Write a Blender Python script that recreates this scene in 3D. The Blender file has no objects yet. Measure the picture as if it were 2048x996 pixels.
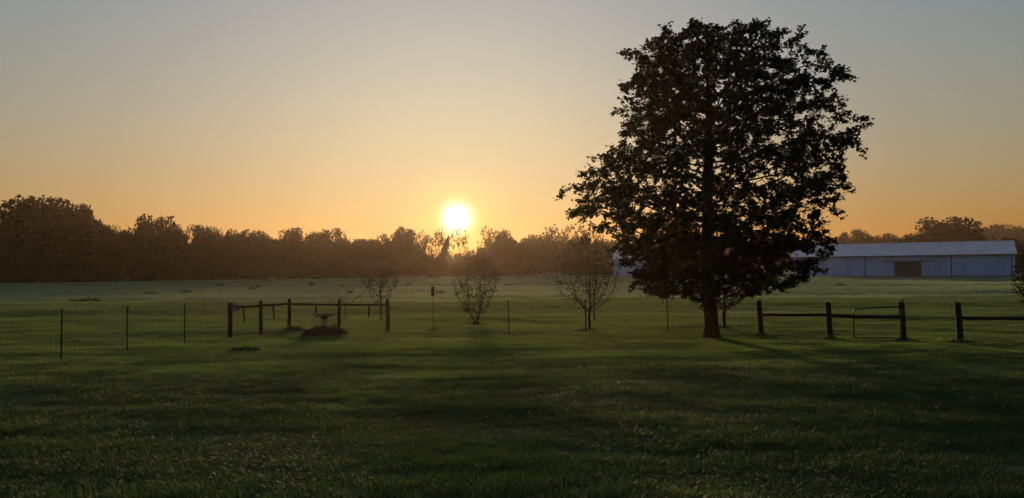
import bpy, bmesh, math, random
import numpy as np
from mathutils import Vector, Matrix, kdtree, noise

R = math.radians
sc = bpy.context.scene
C = sc.collection
random.seed(7)
rng = np.random.default_rng(11)

# ------------------------------------------------------------------ camera
F = 1500.0                     # focal length in photo pixels (photo 2048 x 996)
EYE = 2.25
PITCH = math.atan(47 / F)
ROLL = R(0.4)                  # the phone was held a touch off level
cam_data = bpy.data.cameras.new('camera')
cam = bpy.data.objects.new('camera', cam_data)
C.objects.link(cam)
cam_data.sensor_width = 36
cam_data.lens = F / 2048 * 36
cam_data.clip_start = 0.1
cam_data.clip_end = 6000
cam.location = (0, 0, EYE)
cam.rotation_euler = (Matrix.Rotation(R(90) + PITCH, 3, 'X') @ Matrix.Rotation(-ROLL, 3, 'Z')).to_euler()
sc.camera = cam

# ------------------------------------------------------------------ light
SUN_EL, SUN_AZ = 4.15, -4.2     # degrees; azimuth from +Y towards +X
SUN_DIR = Vector((math.sin(R(SUN_AZ)) * math.cos(R(SUN_EL)),
                  math.cos(R(SUN_AZ)) * math.cos(R(SUN_EL)), math.sin(R(SUN_EL))))
world = bpy.data.worlds.new('World')
sc.world = world
world.use_nodes = True
wn = world.node_tree
wl = wn.links
bg = wn.nodes['Background']
sky = wn.nodes.new('ShaderNodeTexSky')
sky.sky_type = 'NISHITA'
sky.sun_disc = False
sky.sun_elevation = R(SUN_EL)
sky.sun_rotation = R(SUN_AZ)
sky.air_density = 1.0
sky.dust_density = 1.0
sky.ozone_density = 1.0
bg.inputs['Strength'].default_value = 0.15


def wnode(t, **kw):
    n = wn.nodes.new(t)
    for k, v in kw.items():
        setattr(n, k, v)
    return n


TINT = (.785, 1.04, 1.78)
# soft shoulder: the haze in the sky evens out the glare  c / (1 + k c)
sh = wnode('ShaderNodeVectorMath', operation='MULTIPLY_ADD')
sh.inputs[1].default_value = (.18, .18, .30)
sh.inputs[2].default_value = (1, 1, 1)
wl.new(sky.outputs[0], sh.inputs[0])
dv = wnode('ShaderNodeVectorMath', operation='DIVIDE')
wl.new(sky.outputs[0], dv.inputs[0])
wl.new(sh.outputs[0], dv.inputs[1])
# aureole and swollen disc of the sun in the mist
tc = wnode('ShaderNodeTexCoord')
dt = wnode('ShaderNodeVectorMath', operation='DOT_PRODUCT')
wl.new(tc.outputs['Generated'], dt.inputs[0])
dt.inputs[1].default_value = SUN_DIR
mn = wnode('ShaderNodeMath', operation='MINIMUM')
wl.new(dt.outputs['Value'], mn.inputs[0])
mn.inputs[1].default_value = 1.0
ac = wnode('ShaderNodeMath', operation='ARCCOSINE')
wl.new(mn.outputs[0], ac.inputs[0])
# mist near the horizon swallows blue and green:  exp(-tau / (sin(elevation) + .06))
TAU = (.016, .108, .228)
sx = wnode('ShaderNodeSeparateXYZ'); wl.new(tc.outputs['Generated'], sx.inputs[0])
mz = wnode('ShaderNodeMath', operation='MAXIMUM'); wl.new(sx.outputs['Z'], mz.inputs[0]); mz.inputs[1].default_value = 0.0
az = wnode('ShaderNodeMath', operation='ADD'); wl.new(mz.outputs[0], az.inputs[0]); az.inputs[1].default_value = .06
iv = wnode('ShaderNodeMath', operation='DIVIDE'); iv.inputs[0].default_value = -1; wl.new(az.outputs[0], iv.inputs[1])
cb = wnode('ShaderNodeCombineXYZ')
for k_, t_ in enumerate(TAU):
    m1 = wnode('ShaderNodeMath', operation='MULTIPLY'); wl.new(iv.outputs[0], m1.inputs[0]); m1.inputs[1].default_value = t_
    m2 = wnode('ShaderNodeMath', operation='EXPONENT'); wl.new(m1.outputs[0], m2.inputs[0])
    wl.new(m2.outputs[0], cb.inputs[k_])
ex = wnode('ShaderNodeVectorMath', operation='MULTIPLY'); # broad pale brightening of the misty sky towards the sun
a = wnode('ShaderNodeMath', operation='DIVIDE'); wl.new(ac.outputs[0], a.inputs[0]); a.inputs[1].default_value = R(22)
b = wnode('ShaderNodeMath', operation='POWER'); wl.new(a.outputs[0], b.inputs[0]); b.inputs[1].default_value = 2.0
c = wnode('ShaderNodeMath', operation='MULTIPLY'); wl.new(b.outputs[0], c.inputs[0]); c.inputs[1].default_value = -1
e = wnode('ShaderNodeMath', operation='EXPONENT'); wl.new(c.outputs[0], e.inputs[0])
br = wnode('ShaderNodeVectorMath', operation='SCALE'); br.inputs[0].default_value = (0, .24, .56); wl.new(e.outputs[0], br.inputs['Scale'])
ba = wnode('ShaderNodeVectorMath', operation='ADD'); wl.new(dv.outputs[0], ba.inputs[0]); wl.new(br.outputs[0], ba.inputs[1])
wl.new(ba.outputs[0], ex.inputs[0]); wl.new(cb.outputs[0], ex.inputs[1])
tn = wnode('ShaderNodeVectorMath', operation='MULTIPLY'); wl.new(ex.outputs[0], tn.inputs[0]); tn.inputs[1].default_value = TINT
acc = tn.outputs[0]
for sig, col, pw in ((.84, (13, 12.5, 11), 2.0), (2.2, (1.3, 1.4, .1), 1.5)):
    a = wnode('ShaderNodeMath', operation='DIVIDE'); wl.new(ac.outputs[0], a.inputs[0]); a.inputs[1].default_value = R(sig)
    b = wnode('ShaderNodeMath', operation='POWER'); wl.new(a.outputs[0], b.inputs[0]); b.inputs[1].default_value = pw
    c = wnode('ShaderNodeMath', operation='MULTIPLY'); wl.new(b.outputs[0], c.inputs[0]); c.inputs[1].default_value = -1
    e = wnode('ShaderNodeMath', operation='EXPONENT'); wl.new(c.outputs[0], e.inputs[0])
    s = wnode('ShaderNodeVectorMath', operation='SCALE'); s.inputs[0].default_value = col; wl.new(e.outputs[0], s.inputs['Scale'])
    ad = wnode('ShaderNodeVectorMath', operation='ADD'); wl.new(acc, ad.inputs[0]); wl.new(s.outputs[0], ad.inputs[1])
    acc = ad.outputs[0]
wl.new(acc, bg.inputs['Color'])

sun_l = bpy.data.lights.new('sun', 'SUN')
sun_l.energy = 4.8
sun_l.angle = R(6)     # the disc is swollen and soft in the mist
sun_l.color = (1.0, 0.67, 0.35)
sun = bpy.data.objects.new('sun', sun_l)
C.objects.link(sun)
sun.location = (-20, 200, 60)
sun.rotation_euler = (-SUN_DIR).to_track_quat('-Z', 'Y').to_euler()

vs = sc.view_settings
vs.view_transform = 'Standard'
vs.look = 'None'
vs.exposure = 0.45
vs.gamma = 1
vs.use_curve_mapping = False
sc.cycles.volume_bounces = 1
sc.cycles.max_bounces = 6
sc.cycles.transparent_max_bounces = 8
sc.cycles.sample_clamp_indirect = 4


# ------------------------------------------------------------------ terrain
def sstep(a, b, x):
    t = np.clip((np.asarray(x, float) - a) / (b - a), 0, 1)
    return t * t * (3 - 2 * t)


_w = np.random.default_rng(3)
_waves = [(wl_, am, _w.uniform(0, 6.28), _w.uniform(0, 6.28)) for wl_, am in
          ((2.1, .006), (2.9, .009), (4.3, .014), (6.1, .018), (7.7, .02), (9.3, .02))]
_waves2 = [(wl_, am, _w.uniform(0, 6.28), _w.uniform(0, 6.28)) for wl_, am in
           ((13, .035), (19, .05), (27, .07), (41, .09))]


def gz(x, y):
    x = np.asarray(x, float); y = np.asarray(y, float)
    z = .95 * sstep(50, 240, y) - .25 * sstep(20, 90, x) * sstep(60, 170, y)
    z = z + 9.0 * sstep(330, 620, y) * sstep(120, 420, x)
    for wl_, am, th, ph in _waves:
        z = z + am * np.sin(2 * np.pi / wl_ * (x * np.cos(th) * .6 + y * np.sin(th)) + ph)
    far = sstep(40, 90, y)
    for wl_, am, th, ph in _waves2:
        z = z + am * far * np.sin(2 * np.pi / wl_ * (x * np.cos(th) * .5 + y * np.sin(th)) + ph)
    # shallow swale beyond the fence, with a low lip at the edge of the mown strip
    z = z - 0.16 * np.exp(-((y - 44 - .03 * x) / 4.5) ** 2) - 0.14 * np.exp(-((y - 66 - .05 * x) / 2.2) ** 2)
    # yard falls away a little to the left
    z = z - 0.10 * sstep(6, 16, -x) * sstep(30, 18, y) * 0.5
    return z


def ray(px, py):
    u = (px - 1024) / F; v = (498 - py) / F
    u, v = u * math.cos(ROLL) + v * math.sin(ROLL), v * math.cos(ROLL) - u * math.sin(ROLL)
    cp, sp = math.cos(PITCH), math.sin(PITCH)
    return Vector((u, cp - v * sp, sp + v * cp))


def at(px, py, dist):
    """point on the pixel's ray at ground distance dist (world y)"""
    d = ray(px, py)
    return Vector((0, 0, EYE)) + d * (dist / d.y)


def gnd(px, py):
    """where the pixel's ray meets the ground"""
    d = ray(px, py)
    t = 5.0
    while t < 900:
        p = Vector((0, 0, EYE)) + d * t
        if p.z <= float(gz(p.x, p.y)):
            break
        t += 0.02 + t * .0005
    return Vector((p.x, p.y, float(gz(p.x, p.y))))


def px_x(px, y, py=530):
    return at(px, py, y).x


def top_z(py, y, px=1024):
    return at(px, py, y).z


# ------------------------------------------------------------------ materials
def mat(name, col, rough=0.8, var=0.25, scale=8.0, spec=0.3, metal=0.0, transl=0.0, bump=0.0, bscale=60.0,
        col2=None, coords='Object', stretch=(1, 1, 1), tcol=None):
    m = bpy.data.materials.new(name)
    m.use_nodes = True
    nt = m.node_tree; N = nt.nodes; L = nt.links
    b = N['Principled BSDF']; out = N['Material Output']
    b.inputs['Roughness'].default_value = rough
    b.inputs['Metallic'].default_value = metal
    b.inputs['Specular IOR Level'].default_value = spec
    t = N.new('ShaderNodeTexCoord')
    mp = N.new('ShaderNodeMapping'); mp.inputs['Scale'].default_value = stretch
    if coords == 'World':
        g = N.new('ShaderNodeNewGeometry'); L.new(g.outputs['Position'], mp.inputs['Vector'])
    else:
        L.new(t.outputs[coords], mp.inputs['Vector'])
    nz = N.new('ShaderNodeTexNoise'); nz.inputs['Scale'].default_value = scale; nz.inputs['Detail'].default_value = 5
    L.new(mp.outputs[0], nz.inputs['Vector'])
    rp = N.new('ShaderNodeValToRGB')
    c2 = col2 or tuple(min(1, c * (1 + var)) for c in col)
    rp.color_ramp.elements[0].position = 0.3; rp.color_ramp.elements[1].position = 0.7
    rp.color_ramp.elements[0].color = (*[c * (1 - var) for c in col], 1)
    rp.color_ramp.elements[1].color = (*c2, 1)
    L.new(nz.outputs['Fac'], rp.inputs['Fac'])
    L.new(rp.outputs['Color'], b.inputs['Base Color'])
    if bump:
        n2 = N.new('ShaderNodeTexNoise'); n2.inputs['Scale'].default_value = bscale; n2.inputs['Detail'].default_value = 4
        L.new(mp.outputs[0], n2.inputs['Vector'])
        bp = N.new('ShaderNodeBump'); bp.inputs['Strength'].default_value = bump; bp.inputs['Distance'].default_value = .02
        L.new(n2.outputs['Fac'], bp.inputs['Height']); L.new(bp.outputs[0], b.inputs['Normal'])
    if transl:
        tr = N.new('ShaderNodeBsdfTranslucent')
        if tcol:
            tr.inputs['Color'].default_value = (*tcol, 1)
        else:
            L.new(rp.outputs['Color'], tr.inputs['Color'])
        mx = N.new('ShaderNodeMixShader'); mx.inputs[0].default_value = transl
        L.new(b.outputs[0], mx.inputs[1]); L.new(tr.outputs[0], mx.inputs[2]); L.new(mx.outputs[0], out.inputs['Surface'])
    return m


M = {}
M['ground'] = mat('soil_and_thatch', (.070, .095, .042), .95, .35, 0.35, .1, bump=.6, bscale=9, coords='World')
M['bark'] = mat('bark', (.018, .015, .012), .95, .45, 14, .1, bump=.8, bscale=30, stretch=(1, 1, .25))
M['twig'] = mat('young_bark', (.032, .025, .020), .9, .3, 20, .1)
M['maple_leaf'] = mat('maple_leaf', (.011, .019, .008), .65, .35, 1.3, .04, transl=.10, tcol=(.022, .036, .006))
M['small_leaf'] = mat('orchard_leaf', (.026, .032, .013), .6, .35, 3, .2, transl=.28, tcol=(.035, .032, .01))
M['wood_leaf'] = mat('woodland_leaf', (.018, .022, .010), .75, .4, .5, .06, transl=.22, tcol=(.05, .035, .01))
M['wood_leaf_b'] = mat('woodland_leaf_olive', (.022, .022, .010), .75, .4, .5, .06, transl=.22, tcol=(.06, .035, .01))
M['timber'] = mat('weathered_timber', (.022, .016, .012), .9, .4, 6, .15, bump=.6, bscale=40, stretch=(4, 4, .4))
M['rail'] = mat('weathered_rail', (.022, .016, .012), .9, .4, 6, .15, bump=.5, bscale=40, stretch=(.5, 4, 4))
M['steel'] = mat('painted_steel', (.018, .026, .020), .7, .3, 30, .3)
M['cap'] = mat('worn_paint_tip', (.35, .35, .32), .7, .2, 30, .3)
M['wire'] = mat('dull_wire', (.03, .03, .03), .6, .2, 30, .4, metal=.3)
M['tube'] = mat('gate_tube', (.018, .018, .019), .5, .25, 20, .4, metal=.4)
M['concrete'] = mat('rough_concrete', (.20, .19, .17), .95, .25, 9, .15, bump=.5, bscale=50)
M['slab'] = mat('dark_bowl', (.05, .044, .04), .85, .25, 9, .2, bump=.4, bscale=50)
M['boxwood'] = mat('grey_boards', (.13, .12, .115), .9, .25, 8, .15, bump=.3, bscale=40)
M['hole'] = mat('dark_opening', (.012, .011, .010), .95, .1, 8, .05)
M['weed'] = mat('weed_leaf', (.040, .070, .025), .8, .4, 6, .12, transl=.25)
M['flowerbed'] = mat('bed_leaf', (.05, .075, .03), .8, .45, 6, .12, transl=.25)
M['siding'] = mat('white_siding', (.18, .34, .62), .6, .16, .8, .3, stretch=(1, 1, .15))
M['barn_roof'] = mat('galvanised_roof', (.58, .57, .60), .6, .14, .6, .35, stretch=(1, .2, 1))
M['trim'] = mat('dark_trim', (.05, .055, .07), .6, .15, 4, .3)
M['barn_door'] = mat('brown_barn_door', (.030, .038, .046), .8, .25, 3, .2, stretch=(3, 3, .4))
M['gravel'] = mat('pale_gravel', (.10, .095, .085), .95, .3, 9, .1, bump=.8, bscale=40, coords='World')


def grass_mat(name, a, b_, yel, transl, tc_, spec):
    """blade colour: world-space patches plus a little change from tuft to tuft"""
    m = bpy.data.materials.new(name); m.use_nodes = True
    nt = m.node_tree; N = nt.nodes; L = nt.links
    b = N['Principled BSDF']; out = N['Material Output']
    b.inputs['Roughness'].default_value = .6
    b.inputs['Specular IOR Level'].default_value = spec
    g = N.new('ShaderNodeNewGeometry')
    mp = N.new('ShaderNodeMapping'); mp.inputs['Scale'].default_value = (.22, .5, .3)
    L.new(g.outputs['Position'], mp.inputs['Vector'])
    n1 = N.new('ShaderNodeTexNoise'); n1.inputs['Scale'].default_value = 1.0; n1.inputs['Detail'].default_value = 4
    L.new(mp.outputs[0], n1.inputs['Vector'])
    oi = N.new('ShaderNodeObjectInfo')
    r1 = N.new('ShaderNodeValToRGB')
    e = r1.color_ramp.elements
    e[0].position = .35; e[0].color = (*a, 1); e[1].position = .55; e[1].color = (*b_, 1)
    x = e.new(.75); x.color = (*yel, 1)
    L.new(n1.outputs['Fac'], r1.inputs['Fac'])
    mr = N.new('ShaderNodeMapRange'); mr.inputs['To Min'].default_value = .6; mr.inputs['To Max'].default_value = 1.45
    L.new(oi.outputs['Random'], mr.inputs['Value'])
    mu = N.new('ShaderNodeVectorMath'); mu.operation = 'SCALE'
    L.new(r1.outputs[0], mu.inputs[0]); L.new(mr.outputs[0], mu.inputs['Scale'])
    L.new(mu.outputs[0], b.inputs['Base Color'])
    tr = N.new('ShaderNodeBsdfTranslucent'); tr.inputs['Color'].default_value = (*tc_, 1)
    mx = N.new('ShaderNodeMixShader'); mx.inputs[0].default_value = transl
    L.new(b.outputs[0], mx.inputs[1]); L.new(tr.outputs[0], mx.inputs[2]); L.new(mx.outputs[0], out.inputs['Surface'])
    return m


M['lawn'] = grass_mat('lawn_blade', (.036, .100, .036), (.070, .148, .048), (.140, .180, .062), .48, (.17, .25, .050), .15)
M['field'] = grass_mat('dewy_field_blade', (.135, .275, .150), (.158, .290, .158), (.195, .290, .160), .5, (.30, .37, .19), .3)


# ------------------------------------------------------------------ mesh helpers
def link(name, me, parent=None, loc=None):
    o = bpy.data.objects.new(name, me)
    C.objects.link(o)
    if parent is not None:
        o.parent = parent
    if loc is not None:
        o.location = loc
    return o


def tag(o, label=None, cat=None, group=None, kind=None):
    if label: o['label'] = label
    if cat: o['category'] = cat
    if group: o['group'] = group
    if kind: o['kind'] = kind
    return o


def thing(name, loc, label, cat, group=None, rz=0):
    o = bpy.data.objects.new(name, None)
    C.objects.link(o)
    o.empty_display_size = .2
    o.location = loc
    o.rotation_euler = (0, 0, rz)
    return tag(o, label, cat, group)


def np_mesh(name, V, faces_flat, per, material, smooth=False):
    """V (n,3), faces_flat 1-D indices, per = verts per face (int)"""
    me = bpy.data.meshes.new(name)
    V = np.asarray(V, np.float32)
    ff = np.asarray(faces_flat, np.int32).ravel()
    nf = len(ff) // per
    me.vertices.add(len(V)); me.vertices.foreach_set('co', V.ravel())
    me.loops.add(len(ff)); me.loops.foreach_set('vertex_index', ff)
    me.polygons.add(nf)
    me.polygons.foreach_set('loop_start', np.arange(nf, dtype=np.int32) * per)
    me.polygons.foreach_set('loop_total', np.full(nf, per, np.int32))
    if smooth:
        me.polygons.foreach_set('use_smooth', np.ones(nf, bool))
    me.update(calc_edges=True)
    me.materials.append(material)
    return me


class MB:
    def __init__(self):
        self.v = []; self.f = []

    def box(self, x0, x1, y0, y1, z0, z1):
        n = len(self.v)
        self.v += [(x0, y0, z0), (x1, y0, z0), (x1, y1, z0), (x0, y1, z0), (x0, y0, z1), (x1, y0, z1), (x1, y1, z1), (x0, y1, z1)]
        self.f += [tuple(n + i for i in q) for q in ((0, 3, 2, 1), (4, 5, 6, 7), (0, 1, 5, 4), (1, 2, 6, 5), (2, 3, 7, 6), (3, 0, 4, 7))]
        return self

    def tube(self, pts, rad, seg=8, cap=True):
        pts = [Vector(p) for p in pts]
        if not hasattr(rad, '__len__'):
            rad = [rad] * len(pts)
        n0 = len(self.v)
        for i, p in enumerate(pts):
            d = (pts[min(i + 1, len(pts) - 1)] - pts[max(i - 1, 0)]).normalized()
            a = d.orthogonal().normalized() if abs(d.z) > .9 else Vector((0, 0, 1)).cross(d).normalized()
            if abs(d.z) > .9:
                a = Vector((1, 0, 0)) - d * d.x; a.normalize()
            b = d.cross(a)
            for k in range(seg):
                t = 2 * math.pi * k / seg
                self.v.append(tuple(p + (a * math.cos(t) + b * math.sin(t)) * rad[i]))
        for i in range(len(pts) - 1):
            for k in range(seg):
                k2 = (k + 1) % seg
                self.f.append((n0 + i * seg + k, n0 + i * seg + k2, n0 + (i + 1) * seg + k2, n0 + (i + 1) * seg + k))
        if cap:
            self.f.append(tuple(n0 + k for k in reversed(range(seg))))
            e = n0 + (len(pts) - 1) * seg
            self.f.append(tuple(e + k for k in range(seg)))
        return self

    def prism(self, outline, y0, y1):
        """outline in xz, extruded along y"""
        n = len(self.v); k = len(outline)
        self.v += [(x, y0, z) for x, z in outline] + [(x, y1, z) for x, z in outline]
        self.f.append(tuple(n + i for i in range(k)))
        self.f.append(tuple(n + k + i for i in reversed(range(k))))
        for i in range(k):
            j = (i + 1) % k
            self.f.append((n + i, n + k + i, n + k + j, n + j))
        return self

    def mesh(self, name, material, smooth=False, bevel=0):
        me = bpy.data.meshes.new(name)
        me.from_pydata(self.v, [], self.f)
        bm = bmesh.new(); bm.from_mesh(me)
        bmesh.ops.recalc_face_normals(bm, faces=bm.faces)
        if bevel:
            bmesh.ops.bevel(bm, geom=bm.edges[:], offset=bevel, segments=2, affect='EDGES', profile=.6)
        bm.to_mesh(me); bm.free()
        if smooth:
            me.polygons.foreach_set('use_smooth', np.ones(len(me.polygons), bool))
        me.materials.append(material)
        return me

    def build(self, name, material, parent=None, loc=None, smooth=False, bevel=0):
        return link(name, self.mesh(name, material, smooth, bevel), parent, loc)


# ------------------------------------------------------------------ ground sheet
def axis(lo, hi, near_lo, near_hi, fine, coarse_n):
    mid = np.arange(near_lo, near_hi + 1e-6, fine)
    a = near_lo - (near_lo - lo) * (np.linspace(0, 1, coarse_n)[1:] ** 2.0)
    b = near_hi + (hi - near_hi) * (np.linspace(0, 1, coarse_n)[1:] ** 2.0)
    return np.concatenate([a[::-1], mid, b])


gx = axis(-640, 640, -45, 45, .6, 80)
gy = axis(-60, 860, 2, 80, .5, 110)
GX, GY = np.meshgrid(gx, gy)
V = np.stack([GX, GY, gz(GX, GY)], -1).reshape(-1, 3)
nx, ny = len(gx), len(gy)
i = (np.arange(ny - 1)[:, None] * nx + np.arange(nx - 1)[None]).ravel()
Fq = np.stack([i, i + 1, i + nx + 1, i + nx], -1)
tag(link('ground', np_mesh('ground', V, Fq, 4, M['ground'], True)), 'grassy ground of the yard and the pasture', kind='structure')


# ------------------------------------------------------------------ grass (instanced blades)
def tuft(name, n, rad, h0, h1, w, lean, material, seed):
    r = np.random.default_rng(seed)
    a = r.uniform(0, 6.283, n); rr = rad * np.sqrt(r.uniform(0, 1, n))
    bx, by = rr * np.cos(a), rr * np.sin(a)
    h = r.uniform(h0, h1, n); th = r.uniform(0, 6.283, n); ln = r.uniform(.15, 1, n) * lean * h
    dx, dy = np.cos(th), np.sin(th)
    ww = w * r.uniform(.6, 1.2, n)
    px, py = -np.sin(th + r.uniform(-.8, .8, n)), np.cos(th)
    V = np.zeros((n, 5, 3))
    V[:, 0] = np.stack([bx - px * ww, by - py * ww, np.full(n, -.02)], -1)
    V[:, 1] = np.stack([bx + px * ww, by + py * ww, np.full(n, -.02)], -1)
    V[:, 2] = np.stack([bx + dx * ln * .4 + px * ww * .7, by + dy * ln * .4 + py * ww * .7, h * .6], -1)
    V[:, 3] = np.stack([bx + dx * ln * .4 - px * ww * .7, by + dy * ln * .4 - py * ww * .7, h * .6], -1)
    V[:, 4] = np.stack([bx + dx * ln, by + dy * ln, h * r.uniform(.82, 1, n)], -1)
    k = np.arange(n)[:, None] * 5
    T = np.concatenate([k + [0, 1, 2], k + [0, 2, 3], k + [3, 2, 4]], 1).reshape(-1, 3)
    me = np_mesh(name, V.reshape(-1, 3), T, 3, material)
    return bpy.data.objects.new(name, me)


def scatter(name, pts, rotz, scale, idx, sources, label, cat):
    col = bpy.data.collections.new(name + '_sources')
    for s in sources:
        col.objects.link(s)
    me = bpy.data.meshes.new(name)
    me.vertices.add(len(pts)); me.vertices.foreach_set('co', np.asarray(pts, np.float32).ravel())
    for an, ty, dat, key in (('rotz', 'FLOAT', rotz, 'value'), ('scl', 'FLOAT_VECTOR', scale, 'vector'), ('pick', 'INT', idx, 'value')):
        at_ = me.attributes.new(an, ty, 'POINT')
        at_.data.foreach_set(key, np.asarray(dat, np.int32 if ty == 'INT' else np.float32).ravel())
    o = link(name, me)
    ng = bpy.data.node_groups.new(name, 'GeometryNodeTree')
    ng.interface.new_socket('Geometry', in_out='INPUT', socket_type='NodeSocketGeometry')
    ng.interface.new_socket('Geometry', in_out='OUTPUT', socket_type='NodeSocketGeometry')
    N, L = ng.nodes, ng.links
    gi = N.new('NodeGroupInput'); go = N.new('NodeGroupOutput')
    ci = N.new('GeometryNodeCollectionInfo'); ci.inputs['Collection'].default_value = col
    ci.inputs['Separate Children'].default_value = True; ci.inputs['Reset Children'].default_value = True
    ip = N.new('GeometryNodeInstanceOnPoints'); ip.inputs['Pick Instance'].default_value = True

    def attr(nm, ty):
        n = N.new('GeometryNodeInputNamedAttribute'); n.data_type = ty; n.inputs['Name'].default_value = nm
        return [q for q in n.outputs if q.name == 'Attribute' and q.enabled][0]
    cx = N.new('ShaderNodeCombineXYZ'); L.new(attr('rotz', 'FLOAT'), cx.inputs['Z'])
    L.new(gi.outputs[0], ip.inputs['Points']); L.new(ci.outputs[0], ip.inputs['Instance'])
    L.new(attr('pick', 'INT'), ip.inputs['Instance Index'])
    L.new(cx.outputs[0], ip.inputs['Rotation']); L.new(attr('scl', 'FLOAT_VECTOR'), ip.inputs['Scale'])
    L.new(ip.outputs[0], go.inputs[0])
    md = o.modifiers.new('scatter', 'NODES'); md.node_group = ng
    return tag(o, label, cat, kind='stuff')


def wedge(y0, y1, dens, spread=.80, pad=2.0):
    n = int(dens * ((spread * (y1 ** 2 - y0 ** 2)) + 2 * pad * (y1 - y0)))
    y = np.sqrt(rng.uniform(y0 ** 2, y1 ** 2, n))
    x = rng.uniform(-1, 1, n) * (spread * y + pad)
    return x, y


EDGE = 37.3   # mown strip ends here


def edge_y(x):
    return EDGE + .35 * np.sin(x * .35) + .2 * np.sin(x * 1.1 + 1)


M['shade_toned_clover'] = grass_mat('shade_toned_mix', (.016, .046, .020), (.034, .074, .028), (.095, .115, .046), .38, (.075, .125, .032), .2)  # darker copy of the lawn blades: clover tone plus foreground shade in the colour
shade_toned_src = [tuft('shade_toned_tuft_%d' % k, 56, .17, .03, .075 + .02 * (k % 3), .0042, 1.0, M['shade_toned_clover'], 150 + k) for k in range(5)]
lawn_src = [tuft('lawn_tuft_%d' % k, 60, .17, .03, .068 + .012 * (k % 3), .0036, .9, M['lawn'], 50 + k) for k in range(6)]
field_src = [tuft('field_tuft_%d' % k, 60, .32, .08, .20 + .04 * (k % 3), .006, .7, M['field'], 70 + k) for k in range(6)]
P = []; S = []
for y0, y1, d, s in ((5, 13, 95, 1.0), (13, 24, 60, 1.15), (24, 38.5, 30, 1.5)):
    x, y = wedge(y0, y1, d)
    k = y < edge_y(x); x, y = x[k], y[k]
    lum = .5 + .5 * np.sin(x * .9 + 1.7 * np.sin(y * .5)) * np.sin(y * 1.3 + x * .4)
    hs = rng.uniform(.65, 1.2, len(x)) * (.62 + .85 * lum) * .85 * (1 + .13 * np.sin(y * 5.2 + .25 * np.sin(x * .6)))
    P.append(np.stack([x, y, gz(x, y)], -1)); S.append(np.stack([np.full(len(x), s), np.full(len(x), s), hs], -1))
P = np.concatenate(P); S = np.concatenate(S)
# clover and coarse grass, shade mixed into their colour, near and right of yard
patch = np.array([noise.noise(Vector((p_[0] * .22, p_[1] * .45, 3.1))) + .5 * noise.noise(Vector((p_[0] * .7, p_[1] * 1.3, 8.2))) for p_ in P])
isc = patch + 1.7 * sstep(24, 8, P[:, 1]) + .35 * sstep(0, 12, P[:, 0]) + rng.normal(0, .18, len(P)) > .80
scatter('lawn_grass', P[~isc], rng.uniform(0, 6.28, (~isc).sum()), S[~isc], rng.integers(0, 6, (~isc).sum()), lawn_src,
        'short dewy lawn grass of the yard', 'grass')
scatter('shade_toned_patches', P[isc], rng.uniform(0, 6.28, isc.sum()), S[isc], rng.integers(0, 5, isc.sum()), shade_toned_src,
        'lawn patches of clover and coarse grass with shade painted into their colour', 'grass')
# clover heads dotting the lawn
bmc = bmesh.new(); bmesh.ops.create_icosphere(bmc, subdivisions=1, radius=.009)
bmesh.ops.translate(bmc, verts=bmc.verts, vec=(0, 0, .06))
mec = bpy.data.meshes.new('clover_head'); bmc.to_mesh(mec); bmc.free()
M['clover'] = mat('clover_white', (.5, .5, .42), .8, .2, 30, .2)
mec.materials.append(M['clover'])
x, y = wedge(6, 36, 1.1)
scatter('clover_heads', np.stack([x, y, gz(x, y)], -1), rng.uniform(0, 6.28, len(x)), np.stack([np.full(len(x), 1.0)] * 2 + [rng.uniform(.8, 1.3, len(x))], -1),
        np.zeros(len(x), int), [bpy.data.objects.new('clover_head', mec)], 'tiny pale clover heads dotted through the lawn', 'clover')
VERGE = 61.0


def verge_y(x):
    return VERGE + .05 * x + 2.2 * np.sin(x * .17) + 1.2 * np.sin(x * .53 + 2)


GRAVEL = gnd(1515, 627)


def off_gravel(x, y):
    return ((x - GRAVEL.x) / 2.5) ** 2 + ((y - GRAVEL.y) / 1.25) ** 2 > 1


M['verge'] = grass_mat('verge_blade', (.056, .130, .050), (.082, .155, .058), (.120, .170, .068), .45, (.17, .24, .06), .2)
verge_src = [tuft('verge_tuft_%d' % k, 56, .3, .06, .15 + .03 * (k % 3), .006, .8, M['verge'], 170 + k) for k in range(5)]
x, y = wedge(36.5, 68, 9, spread=.78)
k = (y > edge_y(x)) & (y < verge_y(x) + rng.normal(0, 1.2, len(x))) & off_gravel(x, y); x, y = x[k], y[k]
hs = rng.uniform(.6, 1.25, len(x)) * np.where(y < 47, .8, 1.0)
sc_ = np.interp(y, [36, 68], [1.1, 1.6])
scatter('verge_grass', np.stack([x, y, gz(x, y)], -1), rng.uniform(0, 6.28, len(x)), np.stack([sc_, sc_, hs], -1), rng.integers(0, 5, len(x)), verge_src,
        'darker rough grass in the dip just beyond the fence', 'grass')
P = []; S = []
for y0, y1, d, s in ((52, 66, 5, 1.5), (66, 110, 3.2, 2.0), (110, 185, 1.0, 3.4), (185, 265, .45, 5.0)):
    x, y = wedge(y0, y1, d, spread=.78)
    k = y > verge_y(x) + rng.normal(0, 1.2, len(x)); x, y = x[k], y[k]
    n = len(x)
    hs = rng.uniform(.6, 1.25, n) * (1 + .25 * np.sin(x * .07 + y * .21))
    P.append(np.stack([x, y, gz(x, y)], -1)); S.append(np.stack([np.full(n, s), np.full(n, s), hs], -1))
P = np.concatenate(P); S = np.concatenate(S)
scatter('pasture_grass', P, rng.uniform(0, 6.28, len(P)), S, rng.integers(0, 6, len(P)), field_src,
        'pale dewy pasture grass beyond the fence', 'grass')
print('tufts', len(P))


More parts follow.
